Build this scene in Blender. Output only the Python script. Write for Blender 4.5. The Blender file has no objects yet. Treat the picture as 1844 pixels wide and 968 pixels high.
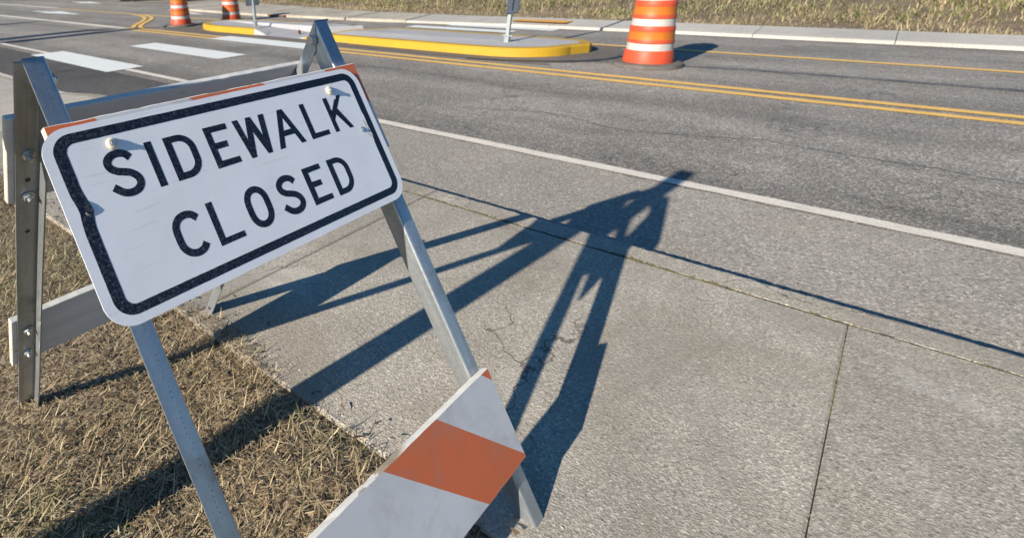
import bpy, bmesh, math, random
import numpy as np
from mathutils import Vector, Matrix
from mathutils.geometry import tessellate_polygon

# ------------------------------------------------------------------ camera, sky, sun
S = bpy.context.scene
COL = S.collection
FRAME = 'B'
F_PX, PPX, PPY = 1013.49, 600.0, 304.63
if FRAME == 'B': X0, Y0, WPX, HPX = 0.0, 0.0, 1844.0, 968.0
else: X0, Y0, WPX, HPX = 0.0, 0.0, 1200.0, 629.9
cam = bpy.data.cameras.new('camera'); camo = bpy.data.objects.new('camera', cam); COL.objects.link(camo)
S.camera = camo
cam.sensor_fit = 'HORIZONTAL'; cam.sensor_width = 36.0
cam.lens = 36.0*F_PX/WPX
cam.shift_x = (X0+WPX/2-PPX)/WPX
cam.shift_y = -(Y0+HPX/2-PPY)/WPX
cam.clip_start = 0.02; cam.clip_end = 2000
HC = 1.0476
R_ = Vector((0.7148785, 0.69848472, -0.03267776)); U_ = Vector((-0.21443454, 0.26346911, 0.94053275)); F_ = Vector((-0.66555733, 0.6653594, -0.33812765))
mw = Matrix((R_, U_, -F_)).transposed().to_4x4(); mw.translation = (0, 0, HC)
camo.matrix_world = mw
cam.dof.use_dof = True; cam.dof.focus_distance = 0.95; cam.dof.aperture_fstop = cam.lens/1000/0.0027

SUN = Vector((0.058, 1.0, -0.436)).normalized()
w = bpy.data.worlds.new('World'); S.world = w; w.use_nodes = True
nt = w.node_tree; bg = nt.nodes['Background']
sky = nt.nodes.new('ShaderNodeTexSky'); sky.sky_type = 'NISHITA'; sky.sun_disc = False
sky.sun_elevation = math.asin(-SUN.z); sky.sun_rotation = math.atan2(-SUN.x, -SUN.y)
sky.air_density = 1.0; sky.dust_density = 0.2; sky.ozone_density = 4.0
hsv = nt.nodes.new('ShaderNodeHueSaturation'); hsv.inputs['Saturation'].default_value = 1.22
nt.links.new(sky.outputs[0], hsv.inputs['Color']); nt.links.new(hsv.outputs[0], bg.inputs[0]); bg.inputs[1].default_value = 0.066
sl = bpy.data.lights.new('sun', 'SUN'); slo = bpy.data.objects.new('sun', sl); COL.objects.link(slo)
sl.energy = 5.0; sl.angle = math.radians(0.53); sl.color = (1.0, 0.91, 0.79)
slo.rotation_euler = SUN.to_track_quat('-Z', 'Y').to_euler(); slo.location = (0, -10, 8)
S.view_settings.view_transform = 'Standard'; S.view_settings.look = 'None'
S.view_settings.gamma = 1.0; S.view_settings.exposure = 0.93
S.view_settings.use_curve_mapping = False
S.render.engine = 'CYCLES'

rng = random.Random(7); nr = np.random.default_rng(7)
ZR = -0.12                       # road surface; sidewalk top is z = 0

# ------------------------------------------------------------------ node helpers
class N:
    def __init__(s, name):
        s.m = bpy.data.materials.new(name); s.m.use_nodes = True
        s.t = s.m.node_tree; s.b = s.t.nodes['Principled BSDF']; s.out = s.t.nodes['Material Output']
        s.c = s.t.nodes.new('ShaderNodeTexCoord').outputs['Object']
    def n(s, typ, ins=None, **kw):
        x = s.t.nodes.new(typ)
        for k, v in kw.items(): setattr(x, k, v)
        for k, v in (ins or {}).items():
            if hasattr(v, 'is_linked') or isinstance(v, bpy.types.NodeSocket): s.t.links.new(v, x.inputs[k])
            else: x.inputs[k].default_value = v
        return x
    def L(s, a, b): s.t.links.new(a, b)
    def map(s, scale=(1, 1, 1), rot=(0, 0, 0), loc=(0, 0, 0), src=None):
        return s.n('ShaderNodeMapping', {'Vector': src or s.c, 'Scale': scale, 'Rotation': rot, 'Location': loc}).outputs[0]
    def noise(s, scale, detail=4, rough=.55, vec=None, dist=0):
        return s.n('ShaderNodeTexNoise', {'Vector': vec or s.c, 'Scale': scale, 'Detail': detail, 'Roughness': rough, 'Distortion': dist}).outputs['Fac']
    def vor(s, scale, feature='F1', vec=None, out='Distance', rand=1.0):
        return s.n('ShaderNodeTexVoronoi', {'Vector': vec or s.c, 'Scale': scale, 'Randomness': rand}, feature=feature).outputs[out]
    def ramp(s, fac, stops, interp='LINEAR'):
        x = s.n('ShaderNodeValToRGB', {'Fac': fac}); cr = x.color_ramp; cr.interpolation = interp
        while len(cr.elements) < len(stops): cr.elements.new(.5)
        for e, (p, c) in zip(cr.elements, stops):
            e.position = p; e.color = (c, c, c, 1) if not hasattr(c, '__len__') else (*c, 1)
        return x.outputs[0]
    def mix(s, fac, a, b, mode='MIX'):
        x = s.n('ShaderNodeMix', data_type='RGBA', blend_type=mode)
        for i, v in ((0, fac), (6, a), (7, b)):
            if isinstance(v, bpy.types.NodeSocket): s.L(v, x.inputs[i])
            elif i == 0: x.inputs[0].default_value = v
            else: x.inputs[i].default_value = (*v, 1)
        return x.outputs[2]
    def math(s, op, a, b=0.0):
        x = s.n('ShaderNodeMath', operation=op)
        for i, v in ((0, a), (1, b)):
            if isinstance(v, bpy.types.NodeSocket): s.L(v, x.inputs[i])
            else: x.inputs[i].default_value = v
        return x.outputs[0]
    def bump(s, h, strength=.5, dist=.002, nrm=None):
        x = s.n('ShaderNodeBump', {'Height': h, 'Strength': strength, 'Distance': dist})
        if nrm: s.L(nrm, x.inputs['Normal'])
        s.L(x.outputs[0], s.b.inputs['Normal']); return x.outputs[0]
    def set(s, col=None, rough=None, metal=None, spec=None):
        for k, v in (('Base Color', col), ('Roughness', rough), ('Metallic', metal), ('Specular IOR Level', spec)):
            if v is None: continue
            if isinstance(v, bpy.types.NodeSocket): s.L(v, s.b.inputs[k])
            elif hasattr(v, '__len__'): s.b.inputs[k].default_value = (*v, 1)
            else: s.b.inputs[k].default_value = v
        return s.m

def mul(c, k): return tuple(x*k for x in c)

def m_aggregate(name, base, contrast=.55, stone=150., stain=.25, bump=.8, tint=(1, .97, .92), darkstone=.5):
    """paving with visible stones: fine voronoi cells of differing tone, pits, and broad stains"""
    a = N(name)
    cell = a.n('ShaderNodeSeparateColor', {0: a.vor(stone, out='Color')}).outputs[0]
    cell2 = a.n('ShaderNodeSeparateColor', {0: a.vor(stone*2.3, out='Color')}).outputs[1]
    f = a.ramp(cell, [(0, 1-contrast*darkstone), (.55, 1.0), (.86, 1+contrast*.5), (1, 1+contrast*1.6)])
    f2 = a.ramp(cell2, [(0, 1-contrast*.5), (.6, 1.0), (1, 1+contrast*.6)])
    pit = a.ramp(a.noise(stone*.55, 3, .6), [(.33, .55), (.46, 1)])
    big = a.ramp(a.noise(.55, 5, .6, dist=.4), [(.3, 1-stain), (.7, 1+stain*.6)])
    mid = a.ramp(a.noise(6, 5, .65), [(.3, 1-stain*.45), (.7, 1+stain*.35)])
    col = a.mix(1, (*base,), f, 'MULTIPLY')
    for g in (f2, pit, big, mid): col = a.mix(1, col, g, 'MULTIPLY')
    col = a.mix(a.ramp(a.noise(2.2, 4), [(.45, 0), (.75, .5)]), col, a.mix(1, col, tint, 'MULTIPLY'))
    h = a.math('ADD', a.vor(stone), a.math('MULTIPLY', a.noise(stone*.5, 4), 1.2))
    a.bump(h, bump, .0022)
    a.col = col
    a.set(col, .88, 0, .3)
    return a

def m_plain(name, col, rough=.6, metal=0, var=.12, scale=20, bump=.15, spec=.4):
    a = N(name)
    c = a.mix(1, col, a.ramp(a.noise(scale, 5, .65), [(.25, 1-var), (.75, 1+var)]), 'MULTIPLY')
    a.bump(a.noise(scale*3, 4), bump, .001)
    a.set(c, rough, metal, spec); return a.m

def m_paint(name, col, under, wear=.5, scale=60, dirt=.15):
    """road paint over aggregate: stones show where it has worn through"""
    a = N(name)
    f = a.noise(scale, 6, .72)
    g = a.noise(scale*.06, 4, .6)
    s = a.math('ADD', f, a.math('MULTIPLY', g, .5))
    k = a.ramp(s, [(.30+.34*wear, 1), (.40+.34*wear, 0)])
    c = a.mix(1, col, a.ramp(a.noise(7, 5), [(.3, 1-dirt), (.7, 1)]), 'MULTIPLY')
    c = a.mix(1, c, a.ramp(a.n('ShaderNodeSeparateColor', {0: a.vor(140, out='Color')}).outputs[0], [(0, .82), (1, 1.06)]), 'MULTIPLY')
    c = a.mix(k, c, under)
    a.bump(a.math('ADD', a.vor(150), a.noise(80, 3)), .5, .0015)
    a.set(c, .65, 0, .4); return a.m

def m_galv(name, base=(.43, .46, .48), dots=True, rough=.38):
    """galvanised steel: spangle, streaks, scuffs and a row of small punched dents along the strip"""
    a = N(name)
    sp = a.n('ShaderNodeSeparateColor', {0: a.vor(330, out='Color', vec=a.map((1, 1, .6)))}).outputs[0]
    st = a.noise(40, 5, .6, vec=a.map((1, 1, .06)))
    c = a.mix(1, base, a.ramp(sp, [(0, .95), (1, 1.04)]), 'MULTIPLY')
    c = a.mix(1, c, a.ramp(st, [(.3, .72), (.7, 1.12)]), 'MULTIPLY')
    gr = a.ramp(a.noise(14, 6, .7), [(.5, 0), (.72, .75)])
    c = a.mix(gr, c, (.23, .235, .22))
    r = a.math('ADD', a.math('MULTIPLY', sp, .06), a.math('ADD', a.math('MULTIPLY', gr, .3), rough-.08))
    h = a.noise(30, 4, vec=a.map((1, 1, .2)))
    if dots:
        sep = a.n('ShaderNodeSeparateXYZ', {0: a.c})
        z = a.math('FRACT', a.math('MULTIPLY', sep.outputs[2], 1/.0075))
        dz = a.math('ABSOLUTE', a.math('SUBTRACT', z, .5))
        jit = a.math('MULTIPLY', a.math('SUBTRACT', a.noise(60, 2), .5), .012)
        dx = a.math('ABSOLUTE', a.math('SUBTRACT', a.math('ADD', sep.outputs[0], jit), .017))
        dot = a.math('MULTIPLY', a.math('LESS_THAN', dz, .11), a.math('LESS_THAN', dx, .0009))
        dot = a.math('MULTIPLY', dot, a.math('GREATER_THAN', a.noise(45, 3), .5))
        c = a.mix(a.math('MULTIPLY', dot, .7), c, (.06, .07, .08))
    a.bump(h, .12, .002)
    a.set(c, r, .74, .5); return a.m

# ------------------------------------------------------------------ materials
ASPH = (.245, .226, .198)
M = {}
M['asphalt'] = m_aggregate('worn_asphalt', ASPH, .8, 120, .16, .9)
# tyre-polished bands and faint cracks run along the road
a = M['asphalt']
yy = a.n('ShaderNodeSeparateXYZ', {0: a.c}).outputs[1]
band = a.noise(1.0, 3, vec=a.map((.03, 1.6, 1)))
c = a.mix(1, a.col, a.ramp(band, [(.33, .78), (.5, 1.0), (.67, 1.14)]), 'MULTIPLY')
c = a.mix(1, c, a.ramp(a.noise(.9, 6, .7, vec=a.map((.5, 1, 1)), dist=1.2), [(.4, .84), (.6, 1.1)]), 'MULTIPLY')
oil = a.ramp(a.vor(.55), [(.02, .55), (.10, 0)])
c = a.mix(a.math('MULTIPLY', oil, a.noise(12, 4)), c, (.05, .045, .04))
crk = a.vor(.42, 'DISTANCE_TO_EDGE', vec=a.n('ShaderNodeVectorMath', {0: a.c, 1: a.n('ShaderNodeTexNoise', {'Vector': a.c, 'Scale': 2.4, 'Detail': 4}).outputs['Color']}, operation='ADD').outputs[0])
ck = a.math('MULTIPLY', a.math('LESS_THAN', crk, .0035), a.math('GREATER_THAN', a.noise(.7, 3), .5))
c = a.mix(a.math('MULTIPLY', ck, .5), c, (.05, .048, .045))
a.set(c); M['asphalt'] = a.m
M['shoulder'] = m_aggregate('pale_gravelly_asphalt', (.31, .284, .242), .42, 125, .16, .7).m
M['new_asphalt'] = m_aggregate('fresh_dark_asphalt', (.085, .079, .074), .6, 130, .3, .8).m
M['patch'] = m_aggregate('brown_grey_asphalt_patch', (.15, .128, .108), .45, 130, .3, .8).m
M['tar'] = m_plain('tar_sealant', (.03, .03, .032), .45, 0, .3, 8)
M['conc'] = m_aggregate('weathered_sidewalk_concrete', (.385, .352, .292), .36, 210, .15, .45, (1, .96, .88), .6)
a = M['conc']
blot = a.ramp(a.noise(3.1, 3, .5, dist=.2), [(.60, 0), (.64, .3)])
c = a.mix(blot, a.col, (.50, .47, .41))
gum = a.ramp(a.vor(2.3, vec=a.n('ShaderNodeVectorMath', {0: a.c, 1: a.n('ShaderNodeVectorMath', {0: a.n('ShaderNodeTexNoise', {'Vector': a.c, 'Scale': 22., 'Detail': 3.}).outputs['Color'], 1: (.03, .03, .03)}, operation='MULTIPLY').outputs[0]}, operation='ADD').outputs[0]), [(.075, 1), (.105, 0)])
gum = a.math('MULTIPLY', gum, a.ramp(a.noise(60, 3), [(.4, .35), (.6, .75)]))
c = a.mix(gum, c, (.54, .51, .45))
wv = a.n('ShaderNodeVectorMath', {0: a.c, 1: a.n('ShaderNodeVectorMath', {0: a.n('ShaderNodeTexNoise', {'Vector': a.c, 'Scale': 3.5, 'Detail': 5.}).outputs['Color'], 1: (.5, .5, .5)}, operation='MULTIPLY').outputs[0]}, operation='ADD').outputs[0]
ck = a.math('MULTIPLY', a.math('LESS_THAN', a.vor(.75, 'DISTANCE_TO_EDGE', vec=wv), .0022), a.ramp(a.noise(.9, 3), [(.44, 0), (.5, .8)]))
c = a.mix(ck, c, (.10, .085, .065))
slab = a.n('ShaderNodeTexWhiteNoise', {'W': a.math('FLOOR', a.math('DIVIDE', a.math('ADD', a.n('ShaderNodeSeparateXYZ', {0: a.c}).outputs[0], 1.452), 1.535))}, noise_dimensions='1D').outputs[0]
c = a.mix(1, c, a.ramp(slab, [(0, .88), (1, 1.07)]), 'MULTIPLY')
c = a.mix(1, c, a.ramp(a.noise(.8, 5, .7, vec=a.map((1, .45, 1), (0, 0, .4)), dist=1.5), [(.4, .84), (.6, 1.08)]), 'MULTIPLY')
st = a.ramp(a.noise(1.3, 6, .65, dist=.8), [(.47, 0), (.62, .6)])
c = a.mix(st, c, (.24, .21, .165))
a.set(c); M['conc'] = a.m
M['conc_new'] = m_aggregate('pale_new_concrete', (.40, .385, .35), .28, 260, .14, .4).m
M['conc_ramp'] = m_aggregate('beige_ramp_concrete', (.46, .42, .35), .3, 230, .2, .5).m
M['island_top'] = m_aggregate('smooth_grey_island_concrete', (.36, .36, .365), .2, 260, .15, .35).m
M['moss'] = m_plain('olive_moss', (.085, .075, .03), .95, 0, .5, 90, .8)
M['soil'] = m_aggregate('dry_verge_soil', (.17, .13, .085), .7, 90, .5, 1.2).m
M['gap'] = m_plain('joint_dirt', (.05, .045, .038), .95, 0, .4, 60)
M['white_line'] = m_paint('old_white_line', (.70, .645, .545), (.25, .235, .215), .5, 55)
M['white_bar'] = m_paint('new_white_thermoplastic', (.72, .74, .70), (.4, .4, .39), .12, 50, .08)
M['yellow_line'] = m_paint('yellow_line', (.80, .49, .12), (.2, .16, .1), .42, 55, .15)
M['yellow_kerb'] = m_plain('yellow_kerb_paint', (.41, .25, .016), .6, 0, .07, 7, .4)
M['dome_pad'] = m_plain('orange_tactile_pad', (.62, .30, .05), .7, 0, .12, 20)
M['galv'] = m_galv('galvanised_leg_steel', rough=.41)
M['galv_plain'] = m_galv('galvanised_post_steel', (.46, .50, .50), False, .45)
M['bolt'] = m_galv('zinc_bolt', (.62, .65, .66), False, .28)
M['washer'] = m_plain('cream_plastic_washer', (.72, .64, .46), .5, 0, .1, 60, .2)
M['dusty'] = m_plain('dusty_rubber_base', (.105, .092, .080), .85, 0, .35, 10)
M['rubber'] = m_plain('black_rubber', (.035, .033, .032), .8, 0, .3, 12)
M['b_orange'] = m_plain('orange_barrel_plastic', (.46, .062, .022), .5, 0, .14, 9, .15)
M['b_amber'] = m_plain('amber_reflective_band', (.44, .125, .014), .42, 0, .12, 14, .1)
M['b_white'] = m_plain('white_reflective_band', (.40, .39, .36), .5, 0, .1, 16, .1)
M['alum'] = m_plain('dull_sign_aluminium', (.30, .31, .32), .5, .4, .1, 12)
M['sign_face'] = m_plain('white_sign_sheeting_far', (.58, .58, .60), .4, 0, .05, 14, .05)
M['sign_black'] = m_plain('black_sign_ink', (.02, .02, .022), .4, 0, .2, 30, .05)
M['paint_white'] = m_plain('white_vehicle_paint', (.62, .61, .57), .3, 0, .05, 3, .02)
M['paint_dark'] = m_plain('dark_vehicle_paint', (.03, .035, .045), .25, 0, .1, 3, .02)
M['glass'] = m_plain('dark_window_glass', (.02, .025, .03), .08, 0, .1, 2, 0)
M['rim'] = m_plain('steel_wheel_rim', (.42, .42, .43), .35, .7, .1, 8)
M['lamp'] = m_plain('red_lamp_plastic', (.45, .02, .02), .3, 0, .1, 8)
M['post_wood'] = m_plain('weathered_post_wood', (.26, .20, .13), .85, 0, .25, 14, .5)
M['bark'] = m_plain('pale_trunk_bark', (.33, .26, .20), .9, 0, .3, 18, .9)
M['rust'] = m_plain('rusty_drain_steel', (.16, .07, .04), .8, 0, .3, 30)

# barricade boards: weathered white paint on wood
def m_board(name, col, edge, chips=.5):
    a = N(name)
    gr = a.noise(22, 5, .6, vec=a.map((.08, 1, 1)))
    c = a.mix(1, col, a.ramp(gr, [(.3, .86), (.7, 1.08)]), 'MULTIPLY')
    k = a.ramp(a.noise(34, 6, .7, vec=a.map((.35, 1, 1))), [(.60-.1*chips, 0), (.63-.1*chips, 1)])
    k2 = a.math('MULTIPLY', k, a.ramp(a.noise(5, 3), [(.5, 0), (.6, 1)]))
    c = a.mix(k2, c, edge)
    a.bump(gr, .4, .0015)
    a.set(c, .7, 0, .3); return a.m
M['board'] = m_board('grey_board_paint', (.60, .63, .67), (.24, .2, .16), .3)
M['board_edge'] = m_board('chipped_white_board_edge', (.66, .65, .60), (.30, .25, .18), 1.0)
M['end_grain'] = m_board('cream_end_grain', (.62, .56, .42), (.36, .28, .18), .4)

def m_stripes():
    """front board: orange and white reflective stripes, sloping"""
    a = N('orange_white_board_sheeting')
    sx = a.n('ShaderNodeSeparateXYZ', {0: a.c})
    t = a.math('ADD', sx.outputs[0], a.math('MULTIPLY', sx.outputs[1], -1.0))
    t = a.math('FRACT', a.math('ADD', a.math('MULTIPLY', t, 1/.305), .2098+10))
    k = a.math('LESS_THAN', t, .492)
    c = a.mix(k, (.64, .64, .64), (.66, .14, .038))
    c = a.mix(1, c, a.ramp(a.noise(4, 6, .7), [(.3, .9), (.7, 1.04)]), 'MULTIPLY')
    sc = a.ramp(a.noise(26, 5, .7, vec=a.map((.2, 2.4, 1), (0, 0, .7))), [(.66, 0), (.70, .5)])
    c = a.mix(sc, c, (.25, .22, .2))
    gr = a.ramp(a.noise(7, 6, .72, dist=.6), [(.5, 0), (.72, .45)])
    c = a.mix(gr, c, (.28, .25, .21))
    hx = a.vor(260, 'DISTANCE_TO_EDGE', rand=.15)
    c = a.mix(a.math('MULTIPLY', a.math('LESS_THAN', hx, .08), .22), c, (.32, .28, .27))
    a.bump(a.noise(150, 2), .1, .0006)
    a.set(c, .45, 0, .4); return a.m
M['stripes'] = m_stripes()

def m_sheet():
    a = N('white_sign_sheeting')
    c = a.mix(1, (.80, .81, .83), a.ramp(a.noise(9, 5, .6), [(.3, .93), (.7, 1.03)]), 'MULTIPLY')
    # small chips and scuffs
    k = a.ramp(a.noise(85, 5, .75), [(.665, 0), (.68, .75)])
    k = a.math('MULTIPLY', k, a.ramp(a.noise(11, 3), [(.5, 0), (.6, 1)]))
    c = a.mix(k, c, (.24, .22, .18))
    sc = a.ramp(a.noise(30, 4, .6, vec=a.map((.25, 5, 1), (0, 0, .5))), [(.64, 0), (.67, .3)])
    c = a.mix(sc, c, (.5, .5, .5))
    cellb = a.vor(420)
    a.bump(a.math('ADD', a.math('MULTIPLY', cellb, .25), a.noise(14, 4)), .12, .0012)
    a.set(c, .34, 0, .45); return a.m
M['sheet'] = m_sheet()

def m_black():
    a = N('crazed_black_sign_film')
    v = a.n('ShaderNodeVectorMath', {0: a.c, 1: a.n('ShaderNodeVectorMath', {0: a.n('ShaderNodeTexNoise', {'Vector': a.c, 'Scale': 110., 'Detail': 3.}).outputs['Color'], 1: (.012, .012, .012)}, operation='MULTIPLY').outputs[0]}, operation='ADD').outputs[0]
    e1 = a.vor(260, 'DISTANCE_TO_EDGE', vec=v); e2 = a.vor(520, 'DISTANCE_TO_EDGE', vec=v)
    l1 = a.math('LESS_THAN', e1, .05); l2 = a.math('LESS_THAN', e2, .05)
    m1 = a.ramp(a.noise(170, 3), [(.46, 0), (.6, 1)]); m2 = a.ramp(a.noise(240, 3), [(.48, 0), (.62, 1)])
    k = a.math('MAXIMUM', a.math('MULTIPLY', l1, m1), a.math('MULTIPLY', l2, m2))
    sx = a.n('ShaderNodeSeparateXYZ', {0: a.c}).outputs[0]
    k = a.math('MULTIPLY', k, a.ramp(a.math('ADD', a.math('MULTIPLY', sx, -.9), a.noise(5, 3)), [(.0, .12), (.6, .62)]))
    c = a.mix(k, (.004, .008, .019), (.20, .22, .25))
    c = a.mix(a.ramp(a.noise(120, 5, .75), [(.68, 0), (.70, .9)]), c, (.5, .48, .45))
    a.bump(a.noise(300, 3), .15, .0004)
    a.set(c, .42, 0, .35); return a.m
M['film'] = m_black()

def m_grass(name, cols, rough=.8):
    a = N(name)
    r = a.n('ShaderNodeAttribute', attribute_name='tone').outputs['Fac']
    c = a.ramp(r, [(i/(len(cols)-1), x) for i, x in enumerate(cols)])
    a.set(c, rough, 0, .2)
    return a.m
M['litter'] = m_grass('dry_cut_grass', [(.06, .04, .024), (.20, .14, .08), (.37, .285, .17), (.52, .42, .26), (.15, .125, .06), (.15, .15, .06), (.62, .53, .36)])
M['tall'] = m_grass('tall_dry_grass', [(.20, .15, .085), (.34, .26, .15), (.45, .36, .21), (.50, .41, .25), (.13, .14, .05), (.20, .19, .075), (.58, .47, .28)])
M['leafy'] = m_grass('green_weed_leaf', [(.035, .05, .015), (.07, .09, .025), (.11, .13, .04), (.16, .16, .06)])
M['leaf_dead'] = m_grass('dead_leaf', [(.07, .045, .028), (.15, .095, .055), (.24, .17, .105), (.24, .20, .15)])

# ------------------------------------------------------------------ object helpers
def link(name, me, mats, parent=None, kind=None):
    o = bpy.data.objects.new(name, me); COL.objects.link(o)
    for m in (mats if isinstance(mats, (list, tuple)) else [mats]): me.materials.append(m)
    if parent: o.parent = parent
    if kind: o['kind'] = kind
    return o
def bobj(name, bm, mats, parent=None, kind=None, smooth=False, mat=None):
    bmesh.ops.recalc_face_normals(bm, faces=bm.faces)
    me = bpy.data.meshes.new(name); bm.to_mesh(me); bm.free()
    if smooth:
        me.shade_smooth()
        try: me.set_sharp_from_angle(angle=math.radians(38))
        except Exception: pass
    o = link(name, me, mats, parent, kind)
    if mat is not None: o.matrix_local = mat
    return o
def thing(name, label, cat, loc=(0, 0, 0), group=None, rotz=0):
    o = bpy.data.objects.new(name, None); COL.objects.link(o); o.empty_display_size = .1
    o.location = loc; o.rotation_euler = (0, 0, rotz); o['label'] = label; o['category'] = cat
    if group: o['group'] = group
    return o
def box(bm, lo, hi, bev=0, mat=0):
    r = bmesh.ops.create_cube(bm, size=1)
    vs = r['verts']
    for v in vs:
        for i in range(3): v.co[i] = lo[i] + (v.co[i]+.5)*(hi[i]-lo[i])
    fs = list({f for v in vs for f in v.link_faces})
    for f in fs: f.material_index = mat
    if bev: 
        es = list({e for v in vs for e in v.link_edges})
        bmesh.ops.bevel(bm, geom=es, offset=bev, segments=2, profile=.5, affect='EDGES')
    return vs
def cyl(bm, p0, p1, r0, r1=None, seg=16, mat=0, cap=True):
    p0, p1 = Vector(p0), Vector(p1); r1 = r0 if r1 is None else r1
    d = p1-p0; q = d.to_track_quat('Z', 'Y').to_matrix().to_4x4()
    r = bmesh.ops.create_cone(bm, cap_ends=cap, segments=seg, radius1=r0, radius2=r1, depth=d.length, matrix=Matrix.Translation((p0+p1)/2) @ q)
    for v in r['verts']:
        for f in v.link_faces: f.material_index = mat
    return r['verts']
def lathe(bm, prof, seg=40, mats=None, centre=(0, 0)):
    rings = []
    for r, z in prof:
        rings.append([bm.verts.new((centre[0]+r*math.cos(2*math.pi*i/seg), centre[1]+r*math.sin(2*math.pi*i/seg), z)) for i in range(seg)])
    for k in range(len(prof)-1):
        for i in range(seg):
            f = bm.faces.new((rings[k][i], rings[k][(i+1) % seg], rings[k+1][(i+1) % seg], rings[k+1][i]))
            if mats: f.material_index = mats[k]
            f.smooth = True
    return rings
def extrude_poly(bm, loops, z0, z1, mat=0, side=None):
    """2D loops (first outer, others holes) -> solid between z0 and z1"""
    L3 = [[Vector((x, y, 0)) for x, y in lp] for lp in loops]
    tris = tessellate_polygon(L3); flat = [p for lp in L3 for p in lp]
    top = [bm.verts.new((p.x, p.y, z1)) for p in flat]; bot = [bm.verts.new((p.x, p.y, z0)) for p in flat]
    for t in tris:
        f = bm.faces.new([top[i] for i in t]); f.material_index = mat
        f = bm.faces.new([bot[i] for i in reversed(t)]); f.material_index = mat
    k = 0
    for lp in loops:
        n = len(lp)
        for i in range(n):
            a, b = k+i, k+(i+1) % n
            f = bm.faces.new((bot[a], bot[b], top[b], top[a])); f.material_index = mat if side is None else side
        k += n
def rrect(x0, y0, x1, y1, r, n=10):
    pts = []
    for cx, cy, a0 in ((x1-r, y0+r, -90), (x1-r, y1-r, 0), (x0+r, y1-r, 90), (x0+r, y0+r, 180)):
        for i in range(n+1):
            a = math.radians(a0+90*i/n); pts.append((cx+r*math.cos(a), cy+r*math.sin(a)))
    return pts
def catmull(P, n=10, closed=False):
    P = [Vector(p) for p in P]; out = []; m = len(P)
    rng_ = range(m if closed else m-1)
    for i in rng_:
        p0 = P[(i-1) % m] if closed or i > 0 else 2*P[0]-P[1]
        p1 = P[i]; p2 = P[(i+1) % m]
        p3 = P[(i+2) % m] if closed or i+2 < m else 2*P[-1]-P[-2]
        for k in range(n):
            t = k/n
            out.append(.5*((2*p1)+(-p0+p2)*t+(2*p0-5*p1+4*p2-p3)*t*t+(-p0+3*p1-3*p2+p3)*t**3))
    if not closed: out.append(P[-1])
    return out
def stroke(P, wd, closed=False, n=10):
    C = catmull(P, n, closed); m = len(C); L, Rr = [], []
    for i in range(m):
        a = C[(i-1) % m] if closed or i > 0 else C[0]; b = C[(i+1) % m] if closed or i < m-1 else C[-1]
        t = (b-a).normalized(); nn = Vector((-t.y, t.x))
        L.append(tuple(C[i]+nn*wd/2)); Rr.append(tuple(C[i]-nn*wd/2))
    return [L, Rr] if closed else [L+Rr[::-1]]

def sheet(name, pts, z, mat, kind='structure', jitter=0):
    """thin flat ground marking from an outline"""
    if jitter:
        q = []
        for i, p in enumerate(pts):
            b = pts[(i+1) % len(pts)]; d = math.dist(p, b); n = max(1, int(d/.12))
            for k in range(n):
                t = k/n; q.append((p[0]+(b[0]-p[0])*t+rng.uniform(-jitter, jitter), p[1]+(b[1]-p[1])*t+rng.uniform(-jitter, jitter)))
        pts = q
    bm = bmesh.new(); V = [Vector((x, y, 0)) for x, y in pts]
    vs = [bm.verts.new((x, y, z)) for x, y in pts]
    for t in tessellate_polygon([V]):
        try: bm.faces.new([vs[i] for i in t])
        except ValueError: pass
    for f in bm.faces:
        f.normal_update()
        if f.normal.z < 0: f.normal_flip()
    me = bpy.data.meshes.new(name); bm.to_mesh(me); bm.free()
    return link(name, me, mat, kind=kind)
def rect(x0, y0, x1, y1): return [(x0, y0), (x1, y0), (x1, y1), (x0, y1)]
def ribbon(path, wd, n=8):
    return stroke(path, wd, False, n)[0]

# ------------------------------------------------------------------ ground, road, sidewalk
def ramp_z(x, y):
    t = min(1, max(0, (-5.0-x)/1.3)); t = t*t*(3-2*t)
    return -0.098*t*min(1, max(0, (y-.95)/1.2))
bm = bmesh.new()
vs = [bm.verts.new(p) for p in ((-400, -60, ZR-.03), (400, -60, ZR-.03), (400, 600, ZR-.03), (-400, 600, ZR-.03))]
bm.faces.new(vs); bobj('ground', bm, M['soil'], kind='structure')
sheet('road', rect(-120, 2.0, 60, 13.5), ZR, M['asphalt'])
sheet('side_street', rect(-120, 13.5, -19.0, 40), ZR, M['asphalt'])
sheet('far_pavement', [(-60, 5.6), (-36, 10.6), (-27.5, 13.2), (-23.5, 16.4), (-23.5, 22), (-60, 18)], ZR+.05, M['conc_new'])
sheet('road_shoulder', rect(-5.3, 2.05, 60, 3.27), ZR+.0015, M['shoulder'], jitter=.012)
sheet('asphalt_patch', [(-14, 2.12), (-5.75, 2.12), (-5.32, 2.32), (-5.12, 2.9), (-5.2, 3.14), (-14, 3.14)], ZR+.003, M['new_asphalt'], jitter=.01)
sheet('asphalt_patch_seam', ribbon([(-7.62, 2.2), (-7.66, 2.7), (-7.7, 3.1)], .035), ZR+.0045, M['tar'])

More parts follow.
